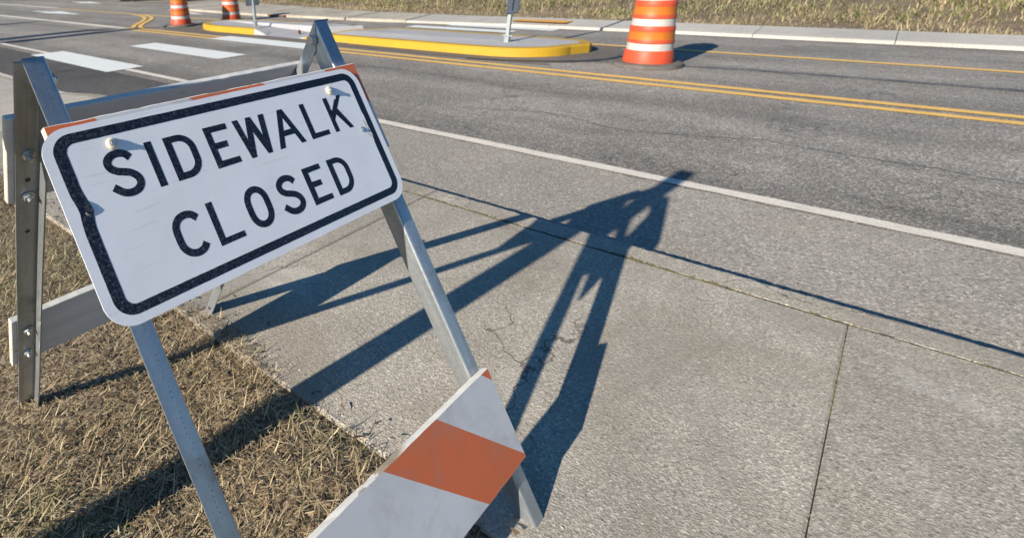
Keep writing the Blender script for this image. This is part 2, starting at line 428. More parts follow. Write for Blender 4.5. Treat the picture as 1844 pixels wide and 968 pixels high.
# sidewalk panels with joints, a separate kerb strip, dropping to a ramp on the left
def panel(bm, x0, x1, y0, y1, dz=0, nx=6, ny=5, depth=.16):
    b = .006; g = []
    xs = [x0, x0+b]+[x0+(x1-x0)*i/nx for i in range(1, nx)]+[x1-b, x1]
    ys = [y0, y0+b]+[y0+(y1-y0)*i/ny for i in range(1, ny)]+[y1-b, y1]
    for j, y in enumerate(ys):
        g.append([bm.verts.new((x, y, ramp_z(x, y)+dz-(.004 if (i in (0, len(xs)-1) or j in (0, len(ys)-1)) else 0))) for i, x in enumerate(xs)])
    for j in range(len(ys)-1):
        for i in range(len(xs)-1): bm.faces.new((g[j][i], g[j][i+1], g[j+1][i+1], g[j+1][i]))
    ring = g[0]+[r[-1] for r in g[1:]]+g[-1][-2::-1]+[r[0] for r in g[-2:0:-1]]
    low = [bm.verts.new((v.co.x, v.co.y, v.co.z-depth)) for v in ring]
    for i in range(len(ring)):
        j = (i+1) % len(ring); bm.faces.new((ring[i], low[i], low[j], ring[j]))
bm = bmesh.new(); bmr = bmesh.new()
xs = [14.2, 12.6, 11, 9.4, 7.8, 6.2, 4.7, 3.1, 1.6, .08, -1.452, -2.98, -4.52]
for a_, b_ in zip(xs[1:], xs[:-1]): panel(bm, a_+.0012, b_-.0012, .76, 2.056, rng.uniform(-.003, .003))
for a_, b_ in ((-6.06, -4.52), (-7.62, -6.06), (-9.2, -7.62), (-10.8, -9.2), (-12.4, -10.8), (-14, -12.4), (-15.6, -14)): panel(bmr, a_+.006, b_-.006, .76, 2.06, 0, 8, 8)
bobj('sidewalk', bm, M['conc'], kind='structure'); bobj('curb_ramp', bmr, M['conc_ramp'], kind='structure')
def kerb(bm, x0, x1, n=24):
    prof = [(2.063, -.004), (2.068, 0), (2.166, 0), (2.179, -.003), (2.186, -.012), (2.190, -.06), (2.194, -.14)]
    rows = []
    for i in range(n+1):
        x = x0+(x1-x0)*i/n; zz_ = ramp_z(x, 2.16)
        ca, cb = (rng.uniform(.003, .009) if rng.random() < .16 else rng.uniform(0, .0015)), (rng.uniform(.004, .012) if rng.random() < .13 else rng.uniform(0, .002))
        off = [ca, ca*.8, 0, cb*.35, cb, cb*.5, 0]; oy = [0, ca*.5, 0, -cb*.5, -cb*.9, -cb*.8, 0]
        if len(prof) == 7: rows.append([bm.verts.new((x+rng.uniform(-.003, .003)*(0 < i < n), y+oy[k_]+rng.uniform(-.0010, .0010), z+zz_-off[k_]+rng.uniform(-.0008, .0008))) for k_, (y, z) in enumerate(prof)])
    for a_, b_ in zip(rows, rows[1:]):
        for j in range(len(prof)-1): bm.faces.new((a_[j], b_[j], b_[j+1], a_[j+1]))
    for r in (rows[0], rows[-1]):
        q = bm.verts.new((r[0].co.x, r[0].co.y, r[0].co.z-.13)); bm.faces.new([q]+r)
bm = bmesh.new()
for a_, b_ in ((-1.452, 1.6), (1.6, 4.7), (4.7, 7.8), (7.8, 14)): kerb(bm, a_+.003, b_-.003, 170)
for a_, b_ in ((-2.98, -1.452), (-6.06, -2.98)): kerb(bm, a_+.003, b_-.003, 110)
bobj('kerb', bm, M['conc'], kind='structure')
bm = bmesh.new(); kerb(bm, -15.6, -6.06, 60); bobj('ramp_kerb', bm, M['conc_ramp'], kind='structure')
bm = bmesh.new()
for i in range(60):
    x0 = -15.6+i*.5; g0, g1 = ramp_z(x0, 2.06)-.028, ramp_z(x0+.5, 2.06)-.028
    h0, h1 = ramp_z(x0, .76)-.028, ramp_z(x0+.5, .76)-.028
    bm.faces.new([bm.verts.new(p) for p in ((x0, .7, h0), (x0+.5, .7, h1), (x0+.5, 2.1, g1), (x0, 2.1, g0))])
for i in range(90):
    x0 = -15.4+i*.33; a_, b_ = ramp_z(x0, 2.06)-.0022, ramp_z(x0+.33, 2.06)-.0022
    bm.faces.new([bm.verts.new(p) for p in ((x0, 2.050, a_), (x0+.33, 2.050, b_), (x0+.33, 2.069, b_), (x0, 2.069, a_))])
bobj('joint_fill', bm, M['gap'], kind='structure')
# moss and grit in the kerb joint
bm = bmesh.new()
def tuft(x, y, z, r, h):
    n = 7; t = bm.verts.new((x, y, z+h)); k = []
    for i in range(n):
        a_ = 2*math.pi*i/n; rr = r*rng.uniform(.6, 1.3); k.append(bm.verts.new((x+rr*1.5*math.cos(a_), y+rr*.75*math.sin(a_), z-.004)))
    for i in range(n): bm.faces.new((t, k[i], k[(i+1) % n]))
for x0, x1, d, sg in ((-1.57, -1.0, 620, .0065), (-1.0, -.6, 200, .002), (-.60, -.25, 420, .006), (-.25, 1.3, 420, .0022), (1.3, 2.1, 500, .005), (2.1, 6, 500, .003), (-3, -1.57, 350, .003)):
    for i in range(d):
        x_ = rng.uniform(x0, x1); w_ = .5+.5*math.sin(x_*17+2*math.sin(x_*5.3))
        tuft(x_, 2.060+.003*math.sin(x_*21)+rng.gauss(0, sg*(.3+w_)), -.001, rng.uniform(.002, .0045+.5*sg), rng.uniform(.001, .0035))
for xj, nj in ((-1.452, 160), (.08, 260), (1.6, 200), (-2.98, 120)):
    for i in range(nj):
        y_ = rng.uniform(.78, 2.04)
        if math.sin(y_*8+xj)+rng.uniform(-.6, .6) > 0: tuft(xj+rng.gauss(0, .0022), y_, -.003, rng.uniform(.0015, .0045), rng.uniform(.001, .004))
bobj('joint_moss', bm, M['moss'], kind='stuff')
# loose grit: along the kerb foot, in the gutter strip and on the slabs
bm = bmesh.new()
def stone(x, y, z, r):
    vs_ = [bm.verts.new((x+r*a_*rng.uniform(.6, 1.3), y+r*b_*rng.uniform(.6, 1.3), z+r*.7*c_*rng.uniform(.5, 1.2))) for a_, b_, c_ in ((1, 0, 0), (0, 1, 0), (-1, 0, 0), (0, -1, 0), (0, 0, 1))]
    for i in range(4): bm.faces.new((vs_[i], vs_[(i+1) % 4], vs_[4]))
for i in range(2600): stone(rng.uniform(-3.2, 4), 2.18+abs(rng.gauss(0, .07)), ZR+.002, rng.uniform(.0015, .006))
for i in range(1200): stone(rng.uniform(-3.2, 4), rng.uniform(2.2, 3.3), ZR+.002, rng.uniform(.0012, .0035))
for i in range(900): stone(rng.uniform(-3.2, 2.6), rng.uniform(.78, 2.16), .0005, rng.uniform(.001, .003))
for i in range(700): stone(rng.uniform(-3.2, 2.6), .78+abs(rng.gauss(0, .05)), .0005, rng.uniform(.0012, .0045))
bobj('loose_grit', bm, M['conc_ramp'], kind='stuff')

# ------------------------------------------------------------------ road markings
zm = ZR+.0055
def mark(name, pts, mat, z=zm, jitter=0): return sheet(name, pts, z, M[mat], jitter=jitter)
mark('edge_line', rect(-60, 3.285, -9.75, 3.375), 'white_line', jitter=.004)
mark('edge_line', rect(-9.75, 3.285, 30, 3.375), 'white_line', jitter=.004)
for x0, x1, y0, y1 in ((-9.75, -7.05, 3.06, 3.57), (-9.33, -6.70, 4.51, 5.00), (-8.95, -6.25, 5.86, 6.33)):
    mark('crosswalk_bar', rect(x0, y0, x1, y1), 'white_bar', zm+.003, .003)
for x0, x1, y0, y1 in ((-6.95, -4.75, 9.08, 9.42), (-6.4, -4.25, 9.68, 10.0), (-7.1, -5.0, 8.6, 8.85)):
    mark('crosswalk_bar', rect(x0, y0, x1, y1), 'white_bar', zm+.003, .003)
for y in (5.945, 6.175): mark('centre_line', rect(-12.0 if y < 6 else -12.15, y-.056, 40, y+.056), 'yellow_line', jitter=.003)
mark('centre_line', ribbon([(-12.42, 6.02), (-12.6, 6.26), (-13.08, 6.54), (-13.95, 7.18), (-14.75, 7.7), (-15.6, 8.06), (-16.4, 8.27), (-17.6, 8.46), (-23.5, 8.68)], .10), 'yellow_line', zm+.002)
mark('centre_line', ribbon([(-12.05, 6.18), (-12.25, 6.3), (-12.62, 6.44), (-13.35, 6.92), (-14.1, 7.5), (-14.7, 7.88), (-15.5, 8.2), (-16.3, 8.36)], .10), 'yellow_line', zm+.004)
mark('island_edge_line', rect(-16.2, 8.36, 20, 8.47), 'yellow_line', jitter=.003)
mark('lane_line', rect(-40, 5.95, -12.6, 6.16), 'white_line', jitter=.005)
mark('lane_line', [(-60, 9.6), (-23.5, 8.62), (-23.5, 8.80), (-60, 9.85)], 'white_line')
mark('turn_arrow', [(-22.6, 7.45), (-21.2, 7.45), (-21.2, 7.2), (-18.6, 7.55), (-21.2, 7.95), (-21.4, 7.68), (-22.6, 7.62)], 'white_bar')
mark('turn_arrow', [(-28.4, 11.15), (-27.0, 11.1), (-27, 10.8), (-24.6, 11.0), (-27, 11.5), (-27, 11.28), (-28.4, 11.32)], 'white_bar')
mark('stop_line', [(-17.4, 9.9), (-14.6, 9.15), (-14.3, 9.3), (-17.0, 10.1)], 'white_line')
# brown patch poured round the island and its sealed edge
IS = [(-12.3, 7.0), (-11.7, 6.55), (-10.8, 6.4), (-3.6, 6.40), (-2.9, 6.62), (-2.55, 7.0), (-2.45, 7.6), (-2.65, 8.2), (-3.3, 8.34), (-11.2, 8.34), (-12.0, 7.9)]
sheet('island_surround', [tuple(p) for p in catmull(IS, 6, True)], ZR+.005, M['patch'], jitter=.008)
sheet('sealant_seam', ribbon([(-3.9, 6.36), (-3.3, 6.5), (-2.75, 6.8), (-2.45, 7.2), (-2.4, 7.8), (-2.6, 8.3)], .05), ZR+.0145, M['tar'], jitter=.006)
sheet('sealant_seam', ribbon([(-2.62, 6.85), (-2.2, 7.05), (-1.7, 7.1), (-.6, 7.25), (2, 7.3)], .03), ZR+.0165, M['tar'], jitter=.005)
sheet('sealant_seam', ribbon([(-12.9, 5.35), (-12.4, 5.75), (-12.15, 6.2), (-11.9, 6.6), (-12.35, 7.1), (-12.1, 7.5)], .09), ZR+.018, M['tar'], jitter=.01)
for p in (((-8.6, 4.3), (-8.5, 4.55)), ((-7.35, 4.15), (-7.15, 4.4)), ((-6.9, 5.5), (-6.6, 5.75))):
    pass

for P_ in ([(-2.6, 4.1), (-1.9, 4.35), (-1.2, 4.2), (-.5, 4.5), (.6, 4.4), (1.6, 4.75)], [(1.2, 3.7), (1.35, 4.2), (1.2, 4.8), (1.5, 5.4), (1.35, 5.85)], [(-6.6, 5.2), (-5.4, 5.1), (-4.2, 5.3), (-3.0, 5.15)]):
    q_ = []
    for a_, b_ in zip(P_, P_[1:]):
        for k in range(8): t_ = k/8; q_.append((a_[0]+(b_[0]-a_[0])*t_+rng.uniform(-.02, .02), a_[1]+(b_[1]-a_[1])*t_+rng.uniform(-.02, .02)))
    sheet('road_crack', ribbon(q_, .009, 2), ZR+.0022, M['tar'])
# ------------------------------------------------------------------ traffic island
HI = .115
def island(bm, outline, hfun, w_in=.15):
    """raised slab: side and rim are kerb (slot 0), inside is concrete (slot 1)"""
    n = len(outline); P = [Vector((x, y)) for x, y in outline]; inn = []
    area = sum(P[i].x*P[(i+1) % n].y-P[(i+1) % n].x*P[i].y for i in range(n)); sg = 1 if area > 0 else -1
    for i in range(n):
        t = (P[(i+1) % n]-P[(i-1) % n]).normalized(); inn.append(P[i]+Vector((-t.y, t.x))*sg*w_in)
    lo = [bm.verts.new((p.x, p.y, ZR-.02)) for p in P]
    m1 = [bm.verts.new((p.x, p.y, ZR+hfun(p)-.015*min(1, hfun(p)/.05))) for p in P]
    hi = [bm.verts.new((p.x*.88+q.x*.12, p.y*.88+q.y*.12, ZR+hfun(p))) for p, q in zip(P, inn)]
    ii = [bm.verts.new((q.x, q.y, ZR+hfun(p))) for p, q in zip(P, inn)]
    pm = [paintfun(p) for p in P]
    for i in range(n):
        j = (i+1) % n
        s_ = 0 if pm[i] and pm[j] else 1
        for a_, b_ in ((lo, m1), (m1, hi), (hi, ii)):
            f = bm.faces.new((a_[i], a_[j], b_[j], b_[i])); f.material_index = s_
    for t in tessellate_polygon([[Vector((q.x, q.y, 0)) for q in inn]]):
        f = bm.faces.new([ii[k] for k in t]); f.material_index = 1
def dense(P, step=.12):
    out = []
    for i in range(len(P)):
        a_, b_ = Vector(P[i]), Vector(P[(i+1) % len(P)]); n = max(1, int((b_-a_).length/step))
        out += [tuple(a_+(b_-a_)*k/n) for k in range(n)]
    return out
def arc(cx, cy, rx, ry, a0, a1, n=16): return [(cx+rx*math.cos(math.radians(a0+(a1-a0)*i/n)), cy+ry*math.sin(math.radians(a0+(a1-a0)*i/n))) for i in range(n+1)]
YF, YB = 6.70, 8.12
right = dense([(-7.55, YF), (-4.2, YF-.02)]+arc(-3.9, 7.45, .95, .76, -78, -8)+arc(-3.25, 7.62, .42, .42, 0, 75)+[(-4.2, YB-.02), (-6.35, YB)])
paintfun = lambda p: p.x > -7.35
bm = bmesh.new(); island(bm, right, lambda p: .008+(HI-.008)*min(1, max(0, (p.x+7.5)/.6)))
bobj('traffic_island', bm, [M['yellow_kerb'], M['island_top']], kind='structure')
left = dense([(-7.2, YB), (-9.8, YB)]+arc(-9.9, 7.40, 1.12, .72, 90, 270)+[(-9.8, YF-.02), (-8.3, YF)])
paintfun = lambda p: p.x < -8.62
bm = bmesh.new(); island(bm, left, lambda p: .008+(HI-.008)*(1 if p.y > 7.5 else min(1, max(0, (-p.x-8.3)/.35))))
bobj('traffic_island', bm, [M['yellow_kerb'], M['island_top']], kind='structure')
sheet('island_cut_through', rect(-8.6, 6.66, -6.25, 8.16), ZR+.012, M['island_top'])
for x0, y0 in ((-7.2, 7.72),):
    sheet('tactile_pad', [(x0, y0), (x0+.75, y0), (x0+.95, y0+.33), (x0+.2, y0+.33)], ZR+.016, M['dome_pad'])
# ------------------------------------------------------------------ far side
fk = [(30, 10.3), (-2.5, 10.17), (-5, 10.08), (-8.4, 9.72), (-12.6, 9.62), (-16, 9.95), (-18.2, 10.5), (-19.3, 11.4), (-19.6, 13)]
fb = [(30, 11.0), (-3.5, 10.92), (-5.0, 10.88), (-7.2, 10.80), (-9.6, 10.9), (-13, 11.6), (-16, 12.2), (-18.2, 12.6), (-19.6, 13.1)]
def far_strip(name, A, B, z0, z1, mat, segs):
    bm = bmesh.new()
    f = lambda P, x: next(P[i][1]+(P[i+1][1]-P[i][1])*(x-P[i][0])/(P[i+1][0]-P[i][0]) for i in range(len(P)-1) if P[i+1][0] <= x <= P[i][0])
    for x1, x0 in segs:
        n = max(1, int((x1-x0)/.5))
        R0 = []
        for k in range(n+1):
            x = x0+.004+(x1-x0-.008)*k/n; ya, yb = f(A, x), f(B, x)
            R0.append([bm.verts.new(p) for p in ((x, ya, ZR-.02), (x, ya+.01, z0-.01), (x, ya+.03, z0), (x, ya+.14, z0), (x, ya+.15, z0-.004), (x, ya+.155, z0), (x, yb, z1), (x, yb, z1-.1))])
        for r, q in zip(R0, R0[1:]):
            for j in range(7): bm.faces.new((r[j], q[j], q[j+1], r[j+1]))
    return bobj(name, bm, M[mat], kind='structure')
seg = [(30-1.5*i, 28.5-1.5*i) for i in range(25)]
far_strip('far_sidewalk', fk, fb, ZR+.05, ZR+.10, 'conc_new', [s for s in seg if s[1] > -7.55])
far_strip('far_sidewalk', fk, fb, ZR+.06, ZR+.105, 'conc', [(-7.5-1.55*i, -9.05-1.55*i) for i in range(7)]+[(-18.35, -19.5)])
sheet('far_tactile_pad', rect(-5.35, 10.28, -4.3, 10.7), ZR+.085, M['dome_pad'])

# grassy verges: soil beds with blades on them
def bed(name, x0, x1, y0, y1, zf, mat, nx=60, ny=30):
    bm = bmesh.new(); g = [[bm.verts.new((x0+(x1-x0)*i/nx, y0+(y1-y0)*j/ny, zf(x0+(x1-x0)*i/nx, y0+(y1-y0)*j/ny))) for i in range(nx+1)] for j in range(ny+1)]
    for j in range(ny):
        for i in range(nx): bm.faces.new((g[j][i], g[j][i+1], g[j+1][i+1], g[j+1][i]))
    return bobj(name, bm, mat, kind='structure', smooth=True)
def near_edge(x): return .775+.03*math.sin(x*3.1)+.02*math.sin(x*7.7+1)
zn = lambda x, y: -.008+.014*math.sin(x*5+y*3)*math.sin(y*6.3+1)+.006*math.sin(x*13)*math.sin(y*17) if y < .7 else -.016
bed('near_verge_soil', -16, 8, -6, .80, zn, M['soil'], 240, 68)
zfar = lambda x, y: ZR+.09+max(0, y-fy(x))*.10+.03*math.sin(x*2.1)*math.sin(y*1.7)
def fy(x):
    for i in range(len(fb)-1):
        if fb[i+1][0] <= x <= fb[i][0]: return fb[i][1]+(fb[i+1][1]-fb[i][1])*(x-fb[i][0])/(fb[i+1][0]-fb[i][0])
    return 13.1
bm = bmesh.new(); nx = 120
rows = []
for i in range(nx+1):
    x = 29-(47.2)*i/nx; r = []
    for j in range(14):
        y = fy(x)+.02+(j/13)**1.6*60; r.append(bm.verts.new((x, y, ZR+.08+min(4.5, max(0, y-fy(x)-.3)*.09)+.03*math.sin(x*2.1)*math.sin(y*1.7))))
    rows.append(r)
for a_, b_ in zip(rows, rows[1:]):
    for j in range(13): bm.faces.new((a_[j], a_[j+1], b_[j+1], b_[j]))
bobj('far_verge_bank', bm, M['soil'], kind='structure', smooth=True)

def blades(name, X, Y, Z, Lg, Wd, az, el, bend, mat, kind='stuff', seg=2, tone=None):
    """many grass blades as one mesh: each a bent strip of seg quads"""
    n = len(X); k = seg+1
    ca, sa, ce, se = np.cos(az), np.sin(az), np.cos(el), np.sin(el)
    V = np.zeros((n, k*2, 3)); 
    for i in range(k):
        t = i/seg; e = el-bend*t
        if i == 0: px, pz = np.zeros(n), np.zeros(n)
        else: px = px+Lg/seg*np.cos(e); pz = pz+Lg/seg*np.sin(e)
        wdt = Wd*(1-.85*t**1.5)/2
        for s_, c_ in ((0, -1), (1, 1)):
            V[:, i*2+s_, 0] = X+px*ca-c_*wdt*sa; V[:, i*2+s_, 1] = Y+px*sa+c_*wdt*ca; V[:, i*2+s_, 2] = Z+pz
    base = (np.arange(n)*k*2)[:, None, None]
    q = np.array([[2*i, 2*i+1, 2*i+3, 2*i+2] for i in range(seg)])[None]
    Fc = (base+q).reshape(-1, 4)
    me = bpy.data.meshes.new(name); me.vertices.add(n*k*2); me.vertices.foreach_set('co', V.reshape(-1))
    me.loops.add(Fc.size); me.loops.foreach_set('vertex_index', Fc.reshape(-1).astype(np.int32))
    me.polygons.add(len(Fc)); me.polygons.foreach_set('loop_start', (np.arange(len(Fc))*4).astype(np.int32))
    me.polygons.foreach_set('loop_total', np.full(len(Fc), 4, np.int32))
    me.update(calc_edges=True)
    at = me.attributes.new('tone', 'FLOAT', 'POINT')
    tn = nr.random(n) if tone is None else tone
    at.data.foreach_set('value', np.repeat(tn, k*2).astype(np.float32))
    return link(name, me, mat, kind=kind)
def patchy(x, y, s=1.0): return .5+.25*np.sin(x*3.3*s+1.3*np.sin(y*2.1*s))+.25*np.sin(y*4.1*s+1.7*np.sin(x*1.9*s)+.6)
def near_grass(name, x0, x1, y0, y1, n, ln, up=.45, wd=.0026):
    X = nr.uniform(x0, x1, n); Y = nr.uniform(y0, y1, n)
    keep = (Y < .765+.035*np.sin(X*3.1)+.03*np.sin(X*9.7+1)+nr.normal(0, .018, n)); X, Y = X[keep], Y[keep]; m = len(X)
    pt = patchy(X, Y, 1.7); keep = nr.random(m) < .35+.75*pt; X, Y, pt = X[keep], Y[keep], pt[keep]; m = len(X)
    Z = np.where(Y < .74, .0+.012*np.sin(X*5+Y*3)*np.sin(Y*6.3+1), .002)+nr.uniform(-.004, .012, m)
    tn = np.clip(nr.normal(.36, .2, m)+np.where(patchy(X*1.3+5, Y*1.3) > .62, .28, 0), 0, 1)
    return blades(name, X, Y, Z, ln*nr.uniform(.4, 1.3, m), wd*nr.uniform(.6, 1.5, m), nr.uniform(0, 6.283, m), nr.beta(1.1, 3.2, m)*1.5*up/.45, nr.uniform(-.3, .9, m), M['litter'], tone=tn)
near_grass('dry_grass', -4.5, .8, -1.2, .84, 120000, .045, .4, .0021)
near_grass('dry_grass', -4.5, .8, -1.2, .84, 9000, .07, .5, .0024)
near_grass('dry_grass', -12, -4.5, -2, .84, 30000, .09, .6, .005)
near_grass('dry_grass', .8, 8, -3, .84, 22000, .08, .5, .004)
n = 1500; X = nr.uniform(-3.0, 3.2, n); k_ = (np.sin(X*9+2*np.sin(X*3.7))+nr.uniform(-.6, .6, n)) > .45; X = X[k_]; n = len(X)
blades('joint_weeds', X, 2.060+nr.normal(0, .004, n), np.full(n, -.003), nr.uniform(.006, .026, n), nr.uniform(.0012, .0024, n), nr.uniform(0, 6.28, n), nr.uniform(.05, 1.0, n), nr.uniform(0, 1.2, n), M['litter'], tone=np.clip(nr.normal(.55, .25, n), 0, 1))
n = 900; X = nr.uniform(-3.0, 3.2, n); k_ = (np.sin(X*5+2*np.sin(X*2.3))+nr.uniform(-.6, .6, n)) > .5; X = X[k_]; n = len(X)
blades('gutter_litter', X, 2.20+np.abs(nr.normal(0, .05, n)), np.full(n, ZR+.004), nr.uniform(.008, .035, n), nr.uniform(.0012, .003, n), nr.uniform(0, 6.28, n), nr.uniform(0, .15, n), nr.uniform(-.1, .2, n), M['litter'])
# dead leaves scattered in it and by the sidewalk edge
near_grass('dry_grass', -4.0, .6, -1.0, .80, 150000, .024, .2, .0022)
n = 1300; X = nr.uniform(-4.2, .6, n); Y = np.minimum(nr.uniform(-.9, .84, n), .8)
blades('dead_leaves', X, Y, np.full(n, .012)+nr.uniform(0, .012, n), nr.uniform(.012, .034, n), nr.uniform(.006, .014, n), nr.uniform(0, 6.28, n), nr.uniform(-.1, .3, n), nr.uniform(-.5, .5, n), M['leaf_dead'])
n = 220; X = nr.uniform(-3.6, -1.2, n); Y = .80+np.abs(nr.normal(0, .07, n))
blades('dead_leaves', X, Y, np.full(n, .003), nr.uniform(.008, .024, n), nr.uniform(.002, .007, n), nr.uniform(0, 6.28, n), nr.uniform(0, .12, n), nr.uniform(-.1, .25, n), M['leaf_dead'])
def far_grass(name, n, x0, x1, d0, d1, h, wd, mat, tm, up=1.15):
    X = nr.uniform(x0, x1, n); FY = np.array([fy(v) for v in X]); D = d0+(d1-d0)*nr.random(n)**1.25; Y = FY+D
    k = nr.random(n) < .25+.9*patchy(X*.5, Y*.6, 1.3); X, Y, D = X[k], Y[k], D[k]; m = len(X)
    Z = ZR+.07+np.minimum(4.5, np.maximum(0, D-.3)*.09)
    hh = h*nr.uniform(.45, 1.25, m)*(.6+.8*patchy(X*.9, Y*1.1))
    tn = np.clip(nr.normal(tm, .2, m)+np.where(patchy(X*.7+3, Y*.8+1) > .6, .33, 0), 0, 1)
    return blades(name, X, Y, Z, hh, wd*nr.uniform(.6, 1.5, m), nr.uniform(0, 6.28, m), nr.normal(up, .28, m), nr.uniform(0, 1.2, m), mat, tone=tn)
far_grass('tall_dry_grass', 170000, -18.2, 2, .03, 8, .11, .0065, M['tall'], .45, .8)
far_grass('tall_dry_grass', 22000, -18.2, 2, .0, 1.2, .09, .008, M['tall'], .42, .6)
far_grass('tall_dry_grass', 5000, -18.2, 2, .5, 7, .26, .008, M['tall'], .5, 1.2)
far_grass('tall_dry_grass', 130000, 2, 20, .03, 7, .09, .0065, M['tall'], .38)
far_grass('green_weeds', 16000, -18, 6, .8, 7, .13, .024, M['leafy'], .5, .9)
# ------------------------------------------------------------------ drain inlet
d = thing('storm_drain', 'small rusty storm drain inlet in the far kerb behind the traffic island', 'drain', (-11.5, 9.63, ZR))
bm = bmesh.new(); box(bm, (-.34, -.03, .02), (.34, .02, .055), .004); bobj('inlet_bar', bm, M['rust'], d)
bm = bmesh.new(); box(bm, (-.30, -.018, -.005), (.30, .03, .018)); bobj('inlet_opening', bm, M['tar'], d)

# ------------------------------------------------------------------ traffic barrels
def barrel(label, loc, s=1.0, rot=0, lean=0):
    t = thing('traffic_barrel', label, 'traffic barrel', loc, 'orange and white traffic barrels around the island', rot)
    t.scale = (s, s, s)
    zb = [(.185, .265), (.455, .535), (.73, .81)]; za = [(.305, .395), (.578, .668)]
    rad = lambda z: .262-.058*z/.81 if z > .1 else .268
    prof = [(.268, 0), (.270, .02), (.264, .09)]; mt_z = []
    for z0, z1 in sorted(zb+za):
        c_ = .006 if (z0, z1) in zb else .001
        prof += [(rad(z0)+.004, z0-.02), (rad(z0)-c_*.3, z0-.002), (rad(z0)-c_, z0+.002), (rad(z1)-c_, z1-.002), (rad(z1), z1+.004)]
    prof += [(.192, .86), (.165, .895), (.12, .915), (.0, .918)]
    mt = []
    for (r0, z0), (r1, z1) in zip(prof, prof[1:]):
        z = (z0+z1)/2; mt.append(2 if any(a_ < z < b_ for a_, b_ in zb) else 1 if any(a_ < z < b_ for a_, b_ in za) else 0)
    bm = bmesh.new(); lathe(bm, prof, 48, mt)
    bmesh.ops.remove_doubles(bm, verts=bm.verts, dist=1e-5)
    bobj('drum', bm, [M['b_orange'], M['b_amber'], M['b_white']], t, smooth=True)
    bm = bmesh.new(); box(bm, (-.09, -.018, .915), (.09, .018, .99), .01); box(bm, (-.05, -.022, .935), (.05, .022, .97)); bobj('handle', bm, M['b_orange'], t, smooth=True)
    bm = bmesh.new(); lathe(bm, [(.24, .045), (.33, .05), (.365, .035), (.372, 0)], 48); bobj('rubber_base', bm, M['dusty'], t, smooth=True)
    return t
barrel('largest orange and white barrel, on a black base past the right end of the island', (-1.965, 7.06, ZR+.004), .97)
barrel('orange and white barrel standing in front of the left yellow nose of the island', (-11.72, 6.99, ZR+.012), .86, 1.1)
barrel('orange and white barrel behind the island, next to the grey sign post', (-11.63, 8.32, ZR+.004), .86, 2.4)

# ------------------------------------------------------------------ island sign posts
def sign_post(label, loc, face_dir, lean=0, arrow=True):
    t = thing('sign_post', label, 'sign post', loc); t.rotation_euler = (0, lean, 0)
    bm = bmesh.new(); box(bm, (-.024, -.024, -.02), (.024, .024, 1.75), .003)
    for k in range(30): box(bm, (-.0252, -.005, .1+k*.053), (.0252, .005, .11+k*.053), 0, 1)
    bobj('post', bm, [M['galv_plain'], M['tar']], t)
    bm = bmesh.new(); box(bm, (-.031, -.031, -.02), (.031, .031, .085), .003)
    box(bm, (-.075, -.012, .082), (.075, .012, .094), .002); box(bm, (-.012, -.06, .082), (.012, .06, .094), .002)
    bobj('anchor_sleeve', bm, M['galv_plain'], t)
    s = face_dir; x = .026*s
    bm = bmesh.new(); lp = rrect(-.17, .375, .17, .86, .03, 8)
    extrude_poly(bm, [lp], 0, .003)
    rot = Matrix(((0, 0, s, x), (s, 0, 0, 0), (0, 1, 0, 0), (0, 0, 0, 1)))
    bm.transform(rot); fs = bobj('sign_panel', bm, [M['alum'], M['sign_face']], t)
    for f in fs.data.polygons:
        if f.normal.x*s > .5: f.material_index = 1
    if arrow:
        bm = bmesh.new()
        extrude_poly(bm, [rrect(-.164, .381, .164, .854, .026, 8), rrect(-.156, .389, .156, .846, .02, 8)], .0032, .0038)
        bm.transform(rot); bobj('border', bm, M['sign_black'], fs)
        bm = bmesh.new()
        up = stroke([(-.005, .42), (-.005, .50), (.01, .56), (.05, .63), (.06, .69)], .034)
        extrude_poly(bm, up, .0032, .0038)
        extrude_poly(bm, [[(.015, .685), (.105, .685), (.06, .785)]], .0039, .0044)
        extrude_poly(bm, [stroke([(-.10, .66), (-.10, .79)], .04)[0]], .0032, .0038)
        bm.transform(rot); bobj('arrow_symbol', bm, M['sign_black'], fs)
    bm = bmesh.new()
    for z in (.43, .81): cyl(bm, (x+s*.003, 0, z), (x+s*.010, 0, z), .008, seg=6)
    bm.free()
    for z in (.43, .81):
        bm = bmesh.new(); cyl(bm, (x+s*.003, 0, z), (x+s*.010, 0, z), .008, seg=6); bobj('bolt', bm, M['bolt'], t)
    return t
sign_post('leaning post on the island whose grey sign panel shows a black arrow stem', (-3.83, 7.30, ZR+HI-.002), 1, .055)
sign_post('straight grey post on the far island end with its sign panel seen from behind', (-9.27, 7.20, ZR+HI-.002), -1, -.03)
t = thing('post_stub', 'short dark steel stub left standing on the pale middle of the island', 'post stub', (-7.92, 7.15, ZR+.012))
bm = bmesh.new(); box(bm, (-.022, -.022, 0), (.022, .022, .075), .003); bobj('stub_tube', bm, M['rust'], t)
bm = bmesh.new(); box(bm, (-.05, -.05, 0), (.05, .05, .008), .002); bobj('base_plate', bm, M['galv_plain'], t)

# ------------------------------------------------------------------ the barricade
B0 = Vector((-0.77307512, 0.24203979, -0.20146374+HC))      # black border's upper left corner on the sign
hh = Vector((-0.00684439, 0.99997658, 0)); dn = Vector((0.51158295, 0.00350155, -0.85922676)); nf = Vector((0.85920663, 0.00588088, 0.51159493))
bar = thing('folding_barricade', 'A-frame sidewalk barricade with galvanised legs and a white SIDEWALK CLOSED sign across its front', 'barricade', (B0.x-.1, B0.y+.3, 0))
base_inv = Matrix.Translation(-Vector(bar.location))
def frame_m(o, ex, ey, ez):
    m = Matrix((ex, ey, ez)).transposed().to_4x4(); m.translation = o; return base_inv @ m
FM = frame_m(B0, hh, dn, -nf)   # local x = across, y = down the sign, z = into the sign (backwards)
mm = .001
